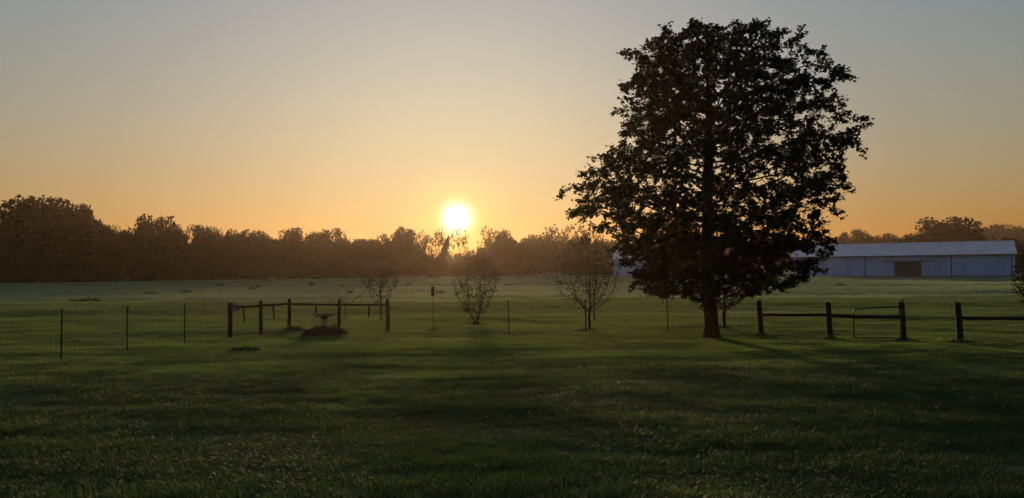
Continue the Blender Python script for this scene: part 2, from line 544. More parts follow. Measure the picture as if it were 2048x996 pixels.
# ------------------------------------------------------------------ branching by space colonisation
def grow(attr, nodes, parents, step, infl, kill, up=0.15, iters=120, jitter=.15, seed=1):
    r = random.Random(seed)
    nodes = [Vector(n) for n in nodes]; parents = list(parents)
    attr = [Vector(a) for a in attr]
    for it in range(iters):
        kd = kdtree.KDTree(len(nodes))
        for i_, n in enumerate(nodes): kd.insert(n, i_)
        kd.balance()
        pull = {}; keep = []
        for a in attr:
            co, i_, d = kd.find(a)
            if d < kill: continue
            keep.append(a)
            if d < infl:
                v = (a - co) / d
                if i_ in pull: pull[i_] += v
                else: pull[i_] = v.copy()
        attr = keep
        if not pull: break
        added = 0
        for i_, v in pull.items():
            v = v.normalized() + Vector((r.uniform(-1, 1), r.uniform(-1, 1), r.uniform(-1, 1))) * jitter + Vector((0, 0, up))
            p = nodes[i_] + v.normalized() * step
            if kd.find(p)[2] < step * .6: continue
            nodes.append(p); parents.append(i_); added += 1
        if not added: break
    return nodes, parents


def branch_radii(nodes, parents, tip, expo, base=None):
    n = len(nodes); acc = [0.0] * n; kids = [0] * n
    for p in parents:
        if p >= 0: kids[p] += 1
    rad = [0] * n
    for i_ in range(n - 1, -1, -1):
        rad[i_] = max(tip, acc[i_] ** (1 / expo)) if kids[i_] else tip
        if parents[i_] >= 0: acc[parents[i_]] += rad[i_] ** expo
    if base:
        k = base / rad[0]
        rad = [max(tip, tip + (x - tip) * (base - tip) / (rad[0] - tip)) for x in rad]
    return rad, kids


def chains(nodes, parents, rad):
    ch = [[] for _ in nodes]
    for i_, p in enumerate(parents):
        if p >= 0: ch[p].append(i_)
    out = []; stack = [(0, None)]
    while stack:
        s, pre = stack.pop()
        c = [] if pre is None else [pre]
        cur = s; c.append(cur)
        while ch[cur]:
            k = sorted(ch[cur], key=lambda q: -rad[q])
            for q in k[1:]: stack.append((q, cur))
            cur = k[0]; c.append(cur)
        out.append(c)
    return out


def branch_mesh(mb, nodes, rad, chs, seg_of):
    for c in chs:
        if len(c) < 2: continue
        rr = [rad[q] for q in c]
        if len(c) > 1 and rr[0] > rr[1] * 1.6: rr[0] = rr[1] * 1.2
        mb.tube([nodes[q] for q in c], rr, seg_of(rr[0]), cap=False)


def leaves_mesh(name, pos, dirv, nrm, size, material, lobes=3):
    """leaves as 1 or 3 folded kites from a common stalk point"""
    pos = np.asarray(pos); d = np.asarray(dirv); n = np.asarray(nrm)
    d /= np.linalg.norm(d, axis=1, keepdims=True) + 1e-9
    s = np.cross(d, n); s /= np.linalg.norm(s, axis=1, keepdims=True) + 1e-9
    n = np.cross(s, d)
    size = np.asarray(size)[:, None]
    Vs = []; k = len(pos)
    angs = (0,) if lobes == 1 else (0, .95, -.95)
    for ai, a in enumerate(angs):
        ca, sa = math.cos(a), math.sin(a)
        d2 = d * ca + s * sa; s2 = s * ca - d * sa
        ln = size * (1.0 if ai == 0 else .72); wd = size * (.30 if lobes > 1 else .28)
        if ai: wd = wd * .8
        fold = n * size * .08
        Vs.append(np.stack([pos, pos + d2 * ln * .45 + s2 * wd + fold, pos + d2 * ln - n * size * .1, pos + d2 * ln * .45 - s2 * wd + fold], 1))
    V = np.concatenate(Vs, 0).reshape(-1, 3)
    nq = k * len(angs)
    return np_mesh(name, V, np.arange(nq * 4), 4, material)


# ------------------------------------------------------------------ the big maple
U = .01175
prof = [  # photo row (zoomed), left and right reach of the crown
    (845, -150, 130), (820, -255, 180), (790, -275, 265), (755, -300, 335), (720, -325, 345), (690, -330, 370), (655, -330, 365),
    (630, -390, 365), (600, -450, 375), (560, -438, 405), (520, -430, 440), (480, -435, 462), (440, -395, 462), (400, -340, 465),
    (370, -312, 478), (330, -308, 440), (290, -308, 415), (260, -302, 420), (225, -290, 395), (190, -275, 385), (160, -268, 380),
    (125, -270, 300), (100, -230, 250), (75, -190, 150), (50, -130, 75), (28, 5, 45)]
pz = np.array([(955 - q[0]) * U * (.988 if q[0] < 400 else 1) for q in prof]); pl = np.array([-q[1] * U for q in prof]); pr = np.array([q[2] * U for q in prof])


def maple_env(z, th):
    l = np.interp(z, pz, pl); r_ = np.interp(z, pz, pr)
    base = np.where(np.cos(th) > 0, r_, l)
    mean = .5 * (l + r_)
    w = np.abs(np.cos(th)) ** 1.2
    e = base * w + mean * .97 * (1 - w)
    return e * (1 + .07 * np.sin(3 * th + z * 1.1) + .06 * np.sin(7 * th - z * 2.3) + .05 * np.sin(11 * th + z * 4.1) + .05 * np.sin(z * 5.3 + 2 * th) - .17)


MB_ = gnd(1424, 676)
r2 = np.random.default_rng(5)
cand = []
pockets = []
for k in range(54):
    z = r2.uniform(3.9, 8.0) if k < 24 else r2.uniform(2.4, 10.2); th = r2.uniform(0, 2 * np.pi); e = float(maple_env(z, th)); q = r2.uniform(.4, 1.0) if k < 24 else r2.uniform(.92, 1.1)
    pockets.append((q * e * math.cos(th), q * e * math.sin(th), z, r2.uniform(.45, .85)))
while len(cand) < 5600:
    z = r2.uniform(pz[0], pz[-1]); th = r2.uniform(0, 2 * np.pi); q = math.sqrt(r2.uniform(.03, 1))
    e = float(maple_env(z, th))
    if r2.uniform() > (e / 5.2) * (1.35 if z < 3.6 else 1): continue
    if z < 2.1 and q < .4: continue
    # a looser heart where light gets through
    if 4.2 < z < 7.2 and q < .6 and r2.uniform() < .5 and not (abs(q * e * math.cos(th)) < 1.3 and math.sin(th) < 0): continue
    if q * e * math.cos(th) > 1.0 and 4.4 < z < 7.4 and r2.uniform() < .25: continue
    pv_ = Vector((q * e * math.cos(th), q * e * math.sin(th), z * 1.35))
    if noise.noise(pv_ * .95) + .35 * noise.noise(pv_ * 2.1) < -.06 and r2.uniform() < .85: continue
    if len(pockets) and min((q * e * math.cos(th) - a_) ** 2 + (q * e * math.sin(th) - b_) ** 2 + ((z - c_) * 1.5) ** 2 - d_ ** 2 for a_, b_, c_, d_ in pockets) < 0: continue
    cand.append((q * e * math.cos(th), q * e * math.sin(th), z))
trunk = [(0, 0, 0)]
for k in range(1, 40):
    z = k * .2
    trunk.append((-.08 * math.sin(z * .55) - .03 * z * .3 + .02 * math.sin(z * 2.1), .05 * math.sin(z * .8), z))
nodes, parents = grow(cand, trunk, [-1] + list(range(39)), .2, 2.6, .30, up=.16, iters=150, seed=3)
rad, kids = branch_radii(nodes, parents, .006, 2.35, base=.235)
chs = chains(nodes, parents, rad)
maple = thing('maple_tree', MB_, 'big dark full-crowned maple standing at the fence line, tallest thing in the yard', 'tree')
mb = MB()
main = chs[0]
# trunk with root flare
tp = [nodes[q] for q in main]; tr_ = [rad[q] for q in main]
tr_[0] = .40; tr_[1] = .275; tr_[2] = .245
tp[0] = tp[0] - Vector((0, 0, .12))
mb.tube(tp, tr_, 14, cap=False)
tk = mb.build('trunk', M['bark'], maple, smooth=True)
big = sorted([c for c in chs[1:] if rad[c[1]] > .045], key=lambda c: -rad[c[1]])[:14]
ids = set(id(c) for c in big)
for c in big:
    m_ = MB(); branch_mesh(m_, nodes, rad, [c], lambda r_: 8)
    m_.build('limb', M['bark'], maple, smooth=True)
m_ = MB(); branch_mesh(m_, nodes, rad, [c for c in chs[1:] if id(c) not in ids], lambda r_: 5 if r_ > .02 else 3)
tag(m_.build('twigs', M['bark'], maple, smooth=True), kind='stuff')
pos = []; dr = []; nr = []; sz = []
lr = random.Random(9)
for i_, n in enumerate(nodes):
    if rad[i_] > .016 or parents[i_] < 0 or n.z < 1.5: continue
    g = (n - nodes[parents[i_]]).normalized()
    tip_ = kids[i_] == 0
    out = Vector((n.x, n.y, 0)).normalized() if (n.x or n.y) else Vector((1, 0, 0))
    nl = lr.randint(30, 40) if tip_ else lr.randint(6, 10)
    if n.z < 4.3 or n.z > 8: nl = int(nl * 1.3)
    if tip_:
        ax = (g + out * .4 + Vector((lr.uniform(-.6, .6), lr.uniform(-.6, .6), lr.uniform(-.25, .6)))).normalized()
        L_ = lr.uniform(.2, .6)
    else:
        ax = g; L_ = .2
    for k in range(nl):
        t = (k + lr.random()) / nl
        p = n + ax * (L_ * t) - Vector((0, 0, .06 * t * t)) + Vector((lr.gauss(0, .07), lr.gauss(0, .07), lr.gauss(0, .06)))
        d = Vector((lr.gauss(0, 1), lr.gauss(0, 1), lr.gauss(-.45, .55))) + ax * .5
        nn = Vector((lr.gauss(0, .55), lr.gauss(0, .55), 1))
        pos.append(p); dr.append(d); nr.append(nn); sz.append(lr.uniform(.085, .155))
print('maple nodes', len(nodes), 'leaves', len(pos))
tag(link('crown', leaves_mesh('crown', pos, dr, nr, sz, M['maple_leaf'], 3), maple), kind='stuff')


# ------------------------------------------------------------------ young trees
def young_tree(name, base, h, w, stem_h, n_att, label, cat='tree', leafn=3.0, leaf=.075, stems=1, seed=1, shape='vase', dense_top=False, lean=0,
               trunk_r=.035, step=.09, bare=.0):
    t = thing(name, base, label, cat)
    r = np.random.default_rng(seed)
    att = []
    while len(att) < n_att:
        z = r.uniform(stem_h * .9, h); f = (z - stem_h) / (h - stem_h)
        if shape == 'vase': e = w * (.25 + .75 * max(0, f) ** .5) * (1 - max(0, f - .55) ** 2 * 3.4)
        elif shape == 'round': e = w * math.sqrt(max(.02, 1 - (2 * f - .9) ** 2))
        else: e = w * (1 - f * .75)
        th = r.uniform(0, 6.283); q = math.sqrt(r.uniform(0.05, 1))
        att.append((q * e * math.cos(th) + lean * f, q * e * math.sin(th), z))
    nd = [(0, 0, -.05)]; pa = [-1]
    for s in range(stems):
        off = (r.uniform(-.22, .22), r.uniform(-.2, .2)) if stems > 1 else (r.uniform(-.04, .04), 0)
        prev = 0
        kmax = max(3, int(stem_h / step))
        for k in range(1, kmax + 1):
            f = k / kmax
            nd.append((off[0] * f ** .7 + .015 * math.sin(k), off[1] * f ** .7, stem_h * f)); pa.append(prev); prev = len(nd) - 1
    nodes, parents = grow(att, nd, pa, step, 2.2, step * 1.35, up=.12, iters=90, seed=seed)
    rad, kids = branch_radii(nodes, parents, .0035, 2.2, base=trunk_r)
    chs = chains(nodes, parents, rad)
    nst = max(1, stems)
    tops = sorted(chs, key=lambda c: -rad[c[min(1, len(c) - 1)]])[:nst]
    m_ = MB()
    for c in tops:
        m_.tube([nodes[q] for q in c], [rad[q] for q in c], 7, cap=False)
    m_.build('trunk', M['twig'], t, smooth=True)
    m_ = MB(); branch_mesh(m_, nodes, rad, [c for c in chs if c not in tops], lambda r_: 4)
    tag(m_.build('branches', M['twig'], t, smooth=True), kind='stuff')
    pos = []; dr = []; nr = []; sz = []
    lr = random.Random(seed + 40)
    for i_, n in enumerate(nodes):
        if rad[i_] > .012 or n.z < stem_h * .8: continue
        f = (n.z - stem_h) / (h - stem_h)
        m = leafn * (1.6 if kids[i_] == 0 else .8)
        if dense_top: m *= .35 + 1.6 * max(0, f)
        if lr.random() < bare: continue
        cnt = int(m + lr.random())
        for k in range(cnt):
            pos.append(n + Vector((lr.gauss(0, .05), lr.gauss(0, .05), lr.gauss(0, .05))))
            dr.append((lr.gauss(0, 1), lr.gauss(0, 1), lr.gauss(-.2, .7))); nr.append((lr.gauss(0, .6), lr.gauss(0, .6), 1)); sz.append(leaf * lr.uniform(.7, 1.3))
    tag(link('crown', leaves_mesh('crown', pos, dr, nr, sz, M['small_leaf'], 1), t), kind='stuff')
    return t


young_tree('young_tree', gnd(951, 649), 3.05, 1.45, .5, 760, 'young vase-shaped tree with several stems, under the rising sun beyond the fence', leafn=2.8, stems=4, seed=21, trunk_r=.05, bare=.2, leaf=.085)
young_tree('young_tree', gnd(1178, 660), 3.75, 1.45, .8, 800, 'young sparse tree with one straight trunk right behind a metal fence post', leafn=2.2, seed=22, shape='round', dense_top=True, trunk_r=.06, bare=.25, leaf=.08)
young_tree('young_tree', gnd(1189, 645), 2.5, .95, 1.1, 260, 'slim leaning sapling just behind the young straight-trunked tree', leafn=2.0, seed=23, trunk_r=.035, lean=.2)
young_tree('young_tree', gnd(1448, 656), 2.3, 1.3, .8, 520, 'small bushy tree growing behind the big maple trunk', leafn=6, seed=24, trunk_r=.075, shape='vase', leaf=.09)
young_tree('young_tree', gnd(762, 644), 2.6, 1.1, .75, 330, 'young thin-stemmed tree with reddish leaves beside the end post of the wooden rail', leafn=3.4, seed=25, trunk_r=.04, dense_top=True, bare=.15, leaf=.08)
young_tree('young_tree', gnd(690, 640), 1.75, 1.5, .65, 60, 'spindly low sapling with nearly bare spreading branches behind the wooden rail', leafn=1.0, seed=26, trunk_r=.025, bare=.35, step=.11, leaf=.10)
young_tree('young_tree', gnd(2098, 676), 3.4, 1.0, .8, 600, 'leafy young tree standing beside the long rail at the edge of the yard', leafn=5.5, seed=27, trunk_r=.06, shape='round', leaf=.10)


# ------------------------------------------------------------------ woodland trees
def crown_clumps(name, seed, n_clump, per, size, loose, material, squash=1.0, low=.12):
    """unit crown: radius 1 in x and y, z from low to 1; leaf-clump faces on many small lobes"""
    r = np.random.default_rng(seed)
    Vq = []
    for c in range(n_clump):
        zc = r.uniform(low, .90)
        env = math.sqrt(max(.02, 1 - ((zc - .45) / .57) ** 2)) if squash == 1.0 else math.sqrt(max(.02, 1 - ((zc - .62) / .40) ** 2))
        th = r.uniform(0, 6.283); q = (r.uniform(.0, 1) ** .5) * env * .86
        cx, cy = q * math.cos(th), q * math.sin(th)
        cr = r.uniform(.13, .28) * (.75 if loose else 1)
        n = int(per * (cr / .2) ** 2)
        d = r.normal(size=(n, 3)); d /= np.linalg.norm(d, axis=1, keepdims=True)
        rr = cr * r.uniform(.55, 1.12, n)[:, None]
        p = np.array([cx, cy, zc]) + d * rr * [1, 1, .55]
        a = r.normal(size=(n, 3)); a /= np.linalg.norm(a, axis=1, keepdims=True)
        b = np.cross(a, r.normal(size=(n, 3))); b /= np.linalg.norm(b, axis=1, keepdims=True)
        s = size * r.uniform(.5, 1.4, n)[:, None]
        sc_ = np.array([1, 1, .55])
        Vq.append(np.stack([p - a * s * sc_, p + b * s * .6 * sc_, p + a * s * sc_, p - b * s * .6 * sc_], 1))
    V = np.concatenate(Vq).reshape(-1, 3)
    V[:, 2] = np.clip(V[:, 2], 0.0, 1.0)
    return np_mesh(name, V, np.arange(len(V)), 4, material)


def trunk_limbs(name, seed, n_limb, tr):
    r = random.Random(seed); m_ = MB()
    m_.tube([(0, 0, -.05), (.01, 0, .2), (.02, .01, .5), (-.01, 0, .82)], [tr * 1.4, tr, tr * .7, tr * .2], 7)
    lm = []
    for k in range(n_limb):
        z0 = r.uniform(.18, .6); th = r.uniform(0, 6.28); L_ = r.uniform(.35, .75); zz = r.uniform(.15, .4)
        c, s = math.cos(th), math.sin(th)
        q = MB().tube([(0.01, 0, z0), (c * L_ * .5, s * L_ * .5, z0 + zz * .55), (c * L_, s * L_, z0 + zz)], [tr * .45, tr * .28, tr * .08], 5)
        lm.append(q)
    al = MB()
    for q in lm:
        n = len(al.v); al.v += q.v; al.f += [tuple(n + i_ for i_ in f_) for f_ in q.f]
    return m_.mesh(name, M['bark'], True), al.mesh(name + '_limbs', M['bark'], True)


KIND = {}
for kname, variants, ncl, per, size, loose, mt, sq, low in (
        ('dense', 6, 84, 74, .050, False, 'wood_leaf', 1.0, .06),
        ('loose', 4, 58, 42, .045, True, 'wood_leaf_b', 1.0, .14),
        ('open', 3, 26, 24, .045, True, 'wood_leaf_b', .5, .35),
        ('bush', 3, 34, 55, .085, False, 'wood_leaf', 1.0, .0)):
    KIND[kname] = [(crown_clumps('crown_%s' % kname, 300 + 17 * v + len(kname), ncl, per, size, loose, M[mt], sq, low),
                    *trunk_limbs('trunk_%s' % kname, 40 + v, 9 if kname != 'bush' else 3, .035 if kname != 'open' else .03)) for v in range(variants)]
trc = random.Random(77)


def wood_tree(name, px, py_top, half_px, dist, kind, label, cat, group, v=None, py_base=None):
    x = px_x(px, dist); z0 = float(gz(x, dist)) - .1
    h = top_z(py_top, dist, px) - z0
    w = half_px / F * dist * (1.3 if kind in ('dense', 'loose') and not 840 < px < 1020 else 1)
    t = thing(name, (x, dist, z0), label, cat, group, trc.uniform(0, 6.28))
    cm, tm, lm = KIND[kind][trc.randrange(len(KIND[kind])) if v is None else v]
    wy = max(w, min(h * .45, w * 1.5))
    for nm, me in (('trunk', tm), ('limbs', lm), ('crown', cm)):
        if kind == 'bush' and nm != 'crown': continue
        o = link(nm, me, t)
        o.scale = (w, w, h) if nm == 'crown' else (min(w, h * .5), min(w, h * .5), h * .97)
        if nm != 'trunk': o['kind'] = 'stuff'
    return t


GW = 'trees of the wood along the far edge of the pasture'
LAB = {'dense': 'dense rounded dark tree', 'loose': 'loose-crowned tree with sky showing through,'}
# distinctive ones first
wood_tree('woodland_tree', 88, 394, 84, 168, 'dense', 'broad high-domed tree, tallest of the wood edging the pasture', 'tree', GW, 0)
wood_tree('woodland_tree', 318, 429, 44, 180, 'dense', 'round-topped tree rising singly above the wood, next to the broad high-domed one', 'tree', GW, 1)
wood_tree('woodland_tree', 918, 447, 27, 240, 'open', 'thin bare-stemmed tree silhouetted right beneath the sun', 'tree', GW, 0)
wood_tree('woodland_tree', 982, 447, 36, 246, 'loose', 'spreading lacy tree next to the thin tree beneath the sun', 'tree', GW, 1)
wood_tree('woodland_tree', 1130, 445, 48, 292, 'loose', 'wide pale hazy tree farther back, between the lacy tree and the maple', 'tree', GW, 2)
wood_tree('woodland_tree', 1893, 434, 60, 300, 'dense', 'large round dome-shaped tree rising behind the white barn', 'tree', 'trees behind the white barn', 2)
ROW = [(-22, 424, 34, 166, 'dense'), (38, 421, 30, 165, 'dense'), (140, 408, 44, 172, 'dense'), (196, 452, 34, 170, 'dense'), (232, 450, 26, 178, 'loose'),
       (272, 452, 24, 176, 'loose'), (286, 440, 24, 184, 'dense'), (372, 445, 30, 186, 'loose'), (408, 450, 26, 190, 'dense'), (438, 452, 24, 194, 'loose'),
       (482, 457, 30, 196, 'dense'), (516, 459, 26, 200, 'dense'), (545, 470, 24, 203, 'loose'), (582, 455, 26, 206, 'dense'), (606, 458, 22, 210, 'loose'),
       (634, 463, 22, 212, 'dense'), (664, 456, 28, 216, 'dense'), (700, 477, 28, 218, 'dense'), (728, 478, 24, 222, 'dense'),
       (760, 464, 26, 226, 'loose'), (788, 462, 24, 228, 'loose'), (814, 453, 28, 231, 'dense'), (846, 456, 24, 234, 'loose'), (872, 456, 24, 236, 'loose'),
       (1012, 458, 24, 252, 'dense'), (1040, 479, 26, 256, 'dense'), (1066, 469, 24, 262, 'dense'), (1098, 468, 26, 270, 'dense'),
       (1182, 457, 26, 296, 'loose'), (1165, 470, 26, 280, 'dense'), (1215, 478, 24, 290, 'dense'), (1250, 484, 26, 300, 'dense')]
STR = ((250, 'flanking the broad high-domed tree'), (470, 'flanking the single round-topped tree'), (760, 'in the even stretch of wood behind the bird bath'),
       (905, 'just before the thin tree beneath the sun'), (1110, 'around the spreading lacy tree past the sun'), (9999, 'beside the wide pale hazy tree'))
for px, pt, hw, d, k in ROW:
    wood_tree('woodland_tree', px, pt, hw, d, k, LAB[k] + ' ' + next(t_ for l_, t_ in STR if px < l_), 'tree', GW)
# second row, lower behind the first
for q in range(30):
    px = -40 + q * 43 + trc.uniform(-12, 12)
    d = float(np.interp(px, [0, 500, 900, 1300], [185, 214, 258, 305])) + trc.uniform(0, 10)
    if 865 < px < 965: continue
    base_top = float(np.interp(px, [0, 160, 250, 500, 700, 900, 1050, 1300], [440, 435, 468, 474, 484, 486, 486, 490]))
    wood_tree('woodland_tree', px, base_top + trc.uniform(-12, 4), 38, d, 'dense', 'lower tree behind the front row, ' + next(t_ for l_, t_ in STR if px < l_), 'tree', 'lower trees filling the wood')
# hedge-like understorey shrubs along the wood's foot
def stretch(px):
    for lim, tx in ((250, 'below the broad high-domed tree'), (470, 'below the round-topped tree that rises singly'), (760, 'in the even stretch of wood behind the bird bath'),
                    (905, 'between the bird bath stretch and the thin sunlit tree'), (1110, 'around the spreading lacy tree past the sun')):
        if px < lim: return tx
    return 'toward the white shed behind the maple'


for q in range(58):
    px = -50 + q * 22.5 + trc.uniform(-5, 5)
    d = float(np.interp(px, [0, 500, 900, 1300], [160, 190, 233, 268])) + trc.uniform(-2, 3)
    pt = float(np.interp(px, [0, 200, 500, 800, 900, 960, 1300], [472, 492, 500, 504, 514, 500, 506])) + trc.uniform(-9, 12)
    if 893 < px < 938: pt = 528 + trc.uniform(-4, 6)
    wood_tree('shrub', px, pt, trc.uniform(18, 25), d, 'bush', 'dark understorey shrub ' + stretch(px), 'shrub', 'shrubs along the foot of the wood')
for q in range(24):
    px = 640 + q * 22 + trc.uniform(-5, 5)
    d = float(np.interp(px, [0, 500, 900, 1300], [160, 190, 233, 268])) + trc.uniform(14, 20)
    pt = 515 + trc.uniform(-9, 8) + (14 if 890 < px < 942 else 0)
    wood_tree('shrub', px, pt, trc.uniform(20, 26), d, 'bush', 'shrub deeper inside the wood, ' + stretch(px), 'shrub', 'shrubs inside the wood')
for px, pt, hw in ((893, 500, 16), (917, 506, 18), (942, 499, 16)):
    wood_tree('woodland_tree', px, pt, hw, 335, 'dense', 'hazy low tree far behind the gap under the sun', 'tree', 'hazy trees behind the gap under the sun')
# leaning ivy-clad snag near the sun
p0 = Vector((px_x(872, 232), 232, float(gz(px_x(872, 232), 232)))); p1 = at(897, 474, 232)
t = thing('leaning_snag', p0, 'leaning ivy-covered broken trunk near the thin tree beneath the sun', 'tree')
dv_ = p1 - p0
MB().tube([Vector((0, 0, -.3)), dv_ * .35 + Vector((-.4, 0, .6)), dv_ * .75, dv_], [.34, .3, .26, .2], 8).build('trunk', M['bark'], t, smooth=True)
o = link('ivy', KIND['dense'][0][0], t); o.scale = (1.15, 1.15, dv_.length * 1.04); o['kind'] = 'stuff'
o.rotation_euler = Vector((0, 0, 1)).rotation_difference(dv_).to_euler()
# trees behind the barn and on the far rise
GB = 'trees behind the white barn'
for px, pt, hw, d in ((1700, 462, 26, 330), (1722, 457, 22, 335), (1748, 470, 22, 325), (1772, 466, 20, 330), (1806, 470, 26, 320), (1834, 468, 24, 315),
                      (1862, 452, 26, 308), (1926, 455, 26, 305), (1952, 466, 22, 300), (1972, 472, 20, 305), (1660, 474, 26, 330), (1620, 478, 26, 330), (1560, 478, 30, 330), (1500, 480, 30, 330), (1440, 478, 30, 330), (1370, 478, 32, 325), (1310, 480, 32, 320), (2018, 474, 16, 260), (2040, 476, 18, 262)):
    wood_tree('woodland_tree', px, pt, hw, d, 'dense', 'hazy rounded tree showing over the white barn roof' if 1670 < px < 1850 else 'low tree mostly hidden behind the maple crown' if px < 1670 else 'hazy tree beside the large dome-shaped tree behind the barn', 'tree', GB)
for px, pt, hw, d in ((1950, 458, 34, 560), (1985, 448, 34, 570), (2012, 452, 30, 575), (2045, 455, 34, 560), (2085, 450, 40, 560), (1915, 468, 30, 560)):
    wood_tree('woodland_tree', px, pt, hw, d, 'dense', 'faint tree on the distant misty rise beyond the barn', 'tree', 'trees on the distant rise')


# ------------------------------------------------------------------ barn
def long_barn(name, pxL, pxR, yL, yR, z_eave_px, z_ridge_px, label, depth, door_px=None):
    A = Vector((px_x(pxL, yL, 550), yL, 0)); B = Vector((px_x(pxR, yR, 550), yR, 0))
    L_ = (B - A).length; mid = (A + B) / 2
    zg = min(float(gz(A.x, A.y)), float(gz(B.x, B.y))) - .15
    ze = top_z(z_eave_px, mid.y, (pxL + pxR) / 2) - zg
    zr = top_z(z_ridge_px, mid.y + depth / 2, (pxL + pxR) / 2) - zg
    b = thing(name, (mid.x, mid.y, zg), label, 'barn', rz=math.atan2(B.y - A.y, B.x - A.x))
    h = L_ / 2

    def lx(px):
        # where the pixel column meets the front wall line, measured along the wall
        d = ray(px, 545); w = (B - A) / L_
        t = (A.x * w.y - A.y * w.x) / (d.x * w.y - d.y * w.x)
        return (Vector((d.x * t, d.y * t, 0)) - A).dot(w) - h
    # walls as a shell
    MB().box(-h, h, 0, .18, 0, ze).build('wall', M['siding'], b)
    MB().box(-h, h, depth - .18, depth, 0, ze).build('wall', M['siding'], b)
    for sx in (-1, 1):
        m_ = MB()
        n = len(m_.v)
        x0, x1 = sx * h, sx * (h - .18)
        ol = [(.181, 0), (depth - .181, 0), (depth - .181, ze), (depth / 2, zr - .12), (.181, ze)]
        m_.v += [(x0, y, z) for y, z in ol] + [(x1, y, z) for y, z in ol]
        m_.f += [(0, 1, 2, 3, 4), (9, 8, 7, 6, 5)] + [(q, (q + 1) % 5, 5 + (q + 1) % 5, 5 + q) for q in range(5)]
        m_.build('gable_wall', M['siding'], b)
    # roof slopes with ribs
    for side in (0, 1):
        y0, y1 = (-.55, depth / 2) if side == 0 else (depth / 2, depth + .55)
        sl = (zr - ze) / (depth / 2)
        za = ze - .55 * sl + .1
        m_ = MB()
        ya, yb = (y0, y1) if side == 0 else (y1, y0)
        e = h + .4
        m_.v += [(-e, ya, za), (e, ya, za), (e, yb, zr + .1), (-e, yb, zr + .1), (-e, ya, za - .1), (e, ya, za - .1), (e, yb, zr), (-e, yb, zr)]
        m_.f += [(0, 1, 2, 3), (7, 6, 5, 4), (0, 4, 5, 1), (1, 5, 6, 2), (2, 6, 7, 3), (3, 7, 4, 0)]
        ro = m_.build('roof', M['barn_roof'], b)
        if side == 0:
            rib = MB().box(-.03, .03, 0, 1, 0, .05)
            me = rib.mesh('roof_rib', M['barn_roof'])
            n = int(2 * e / 2.4)
            L2 = math.hypot(yb - ya, zr + .1 - za)
            for q in range(n + 1):
                r_ = link('roof_rib', me, ro, (-e + .05 + q * (2 * e - .1) / n, ya, za + .002))
                r_.scale = (1, L2, 1); r_.rotation_euler = (math.atan2(zr + .1 - za, yb - ya), 0, 0)
    MB().box(-h - .42, h + .42, -.68, -.552, ze - .55 * (zr - ze) / (depth / 2) - .12, ze - .55 * (zr - ze) / (depth / 2) + .09).build('gutter', M['trim'], b)
    MB().tube([(-h - .42, depth / 2, zr + .14), (h + .42, depth / 2, zr + .14)], .14, 6).build('ridge_cap', M['barn_roof'], b)
    # base board and wall sheets
    MB().box(-h, h, -.05, -.002, 0, .45).build('base_board', M['trim'], b)
    me = MB().box(-.035, .035, -.035, -.002, .45, ze - .2).mesh('siding_rib', M['siding'])
    n = int(L_ / 1.1)
    door_x = lx(door_px) if door_px else 0
    for q in range(1, n):
        x = -h + q * L_ / n
        if door_px and abs(x - door_x) < 6.3: continue
        link('siding_rib', me, b, (x, 0, 0))
    return b, lx, zg, ze, mid


b, lx, bzg, bze, bmid = long_barn('white_barn', 1586, 2031, 185, 163, 509.5, 488, 'long white metal-clad barn with pale low roof across the pasture', 11, 1816)
for px in (1731, 1903, 2024, 1594):
    x = lx(px)
    MB().tube([(x, -.12, .1), (x, -.12, bze - .35), (x, -.5, bze - .15)], .085, 6).build('downspout', M['trim'], b)
dx = lx(1816); dw = (lx(1843) - lx(1789)) / 2; dh = top_z(523.5, bmid.y, 1816) - bzg
dr_ = MB().box(dx - dw, dx + dw, -.14, -.07, .06, dh).build('door', M['barn_door'], b)
me = MB().box(-.11, .11, -.18, -.141, .1, dh - .06).mesh('door_board', M['barn_door'])
for q in range(11):
    link('door_board', me, dr_, (dx - dw + .28 + q * (2 * dw - .56) / 10, 0, 0))
MB().box(dx - .05, dx + .05, -.2, -.183, .1, dh - .06).build('door_gap', M['hole'], dr_)
MB().box(lx(1762), lx(1868), -.24, -.04, dh + .01, dh + .2).build('door_track', M['trim'], b)
long_barn('white_shed', 1228, 1300, 205, 203, 519, 503, 'smaller white shed half hidden behind the lower branches of the maple', 12)
# low white rail of a fence beside the shed
q0 = gnd(1085, 553)
o = thing('board_fence', (px_x(1100, 200), 200, float(gz(px_x(1100, 200), 200))), 'short pale rail fence far off at the foot of the wood', 'fence')
MB().box(-3.2, 3.2, -.05, .05, .95, 1.15).build('rail', M['siding'], o)
for x in (-3, -1, 1, 3): MB().box(x - .07, x + .07, .051, .17, -.2, 1.2).build('post', M['siding'], o)


# ------------------------------------------------------------------ fences
def bent(pts, r=.0):
    return pts


def wood_post(parent, o0, base, h, rad, leanx=0, leany=0, seed=0):
    r = random.Random(seed)
    b = base - o0
    pts = []; rr = []
    for k in range(7):
        f = k / 6
        pts.append(b + Vector((leanx * f + r.uniform(-.006, .006), leany * f, -.25 + (h + .25) * f)))
        rr.append(rad * (1.06 - .1 * f + r.uniform(-.03, .03)))
    pts.append(pts[-1] + Vector((0, 0, .012))); rr.append(rr[-1] * .8)
    return MB().tube(pts, rr, 10).build('post', M['timber'], parent, smooth=False)


def rail(parent, a, b_, rad, name='rail', sag=.02, seed=0):
    r = random.Random(seed); pts = []; rr = []
    for k in range(9):
        f = k / 8
        pts.append(a.lerp(b_, f) + Vector((0, 0, -sag * math.sin(f * math.pi) + r.uniform(-.006, .006)))); rr.append(rad * r.uniform(.94, 1.05))
    return MB().tube(pts, rr, 9).build(name, M['rail'], parent)


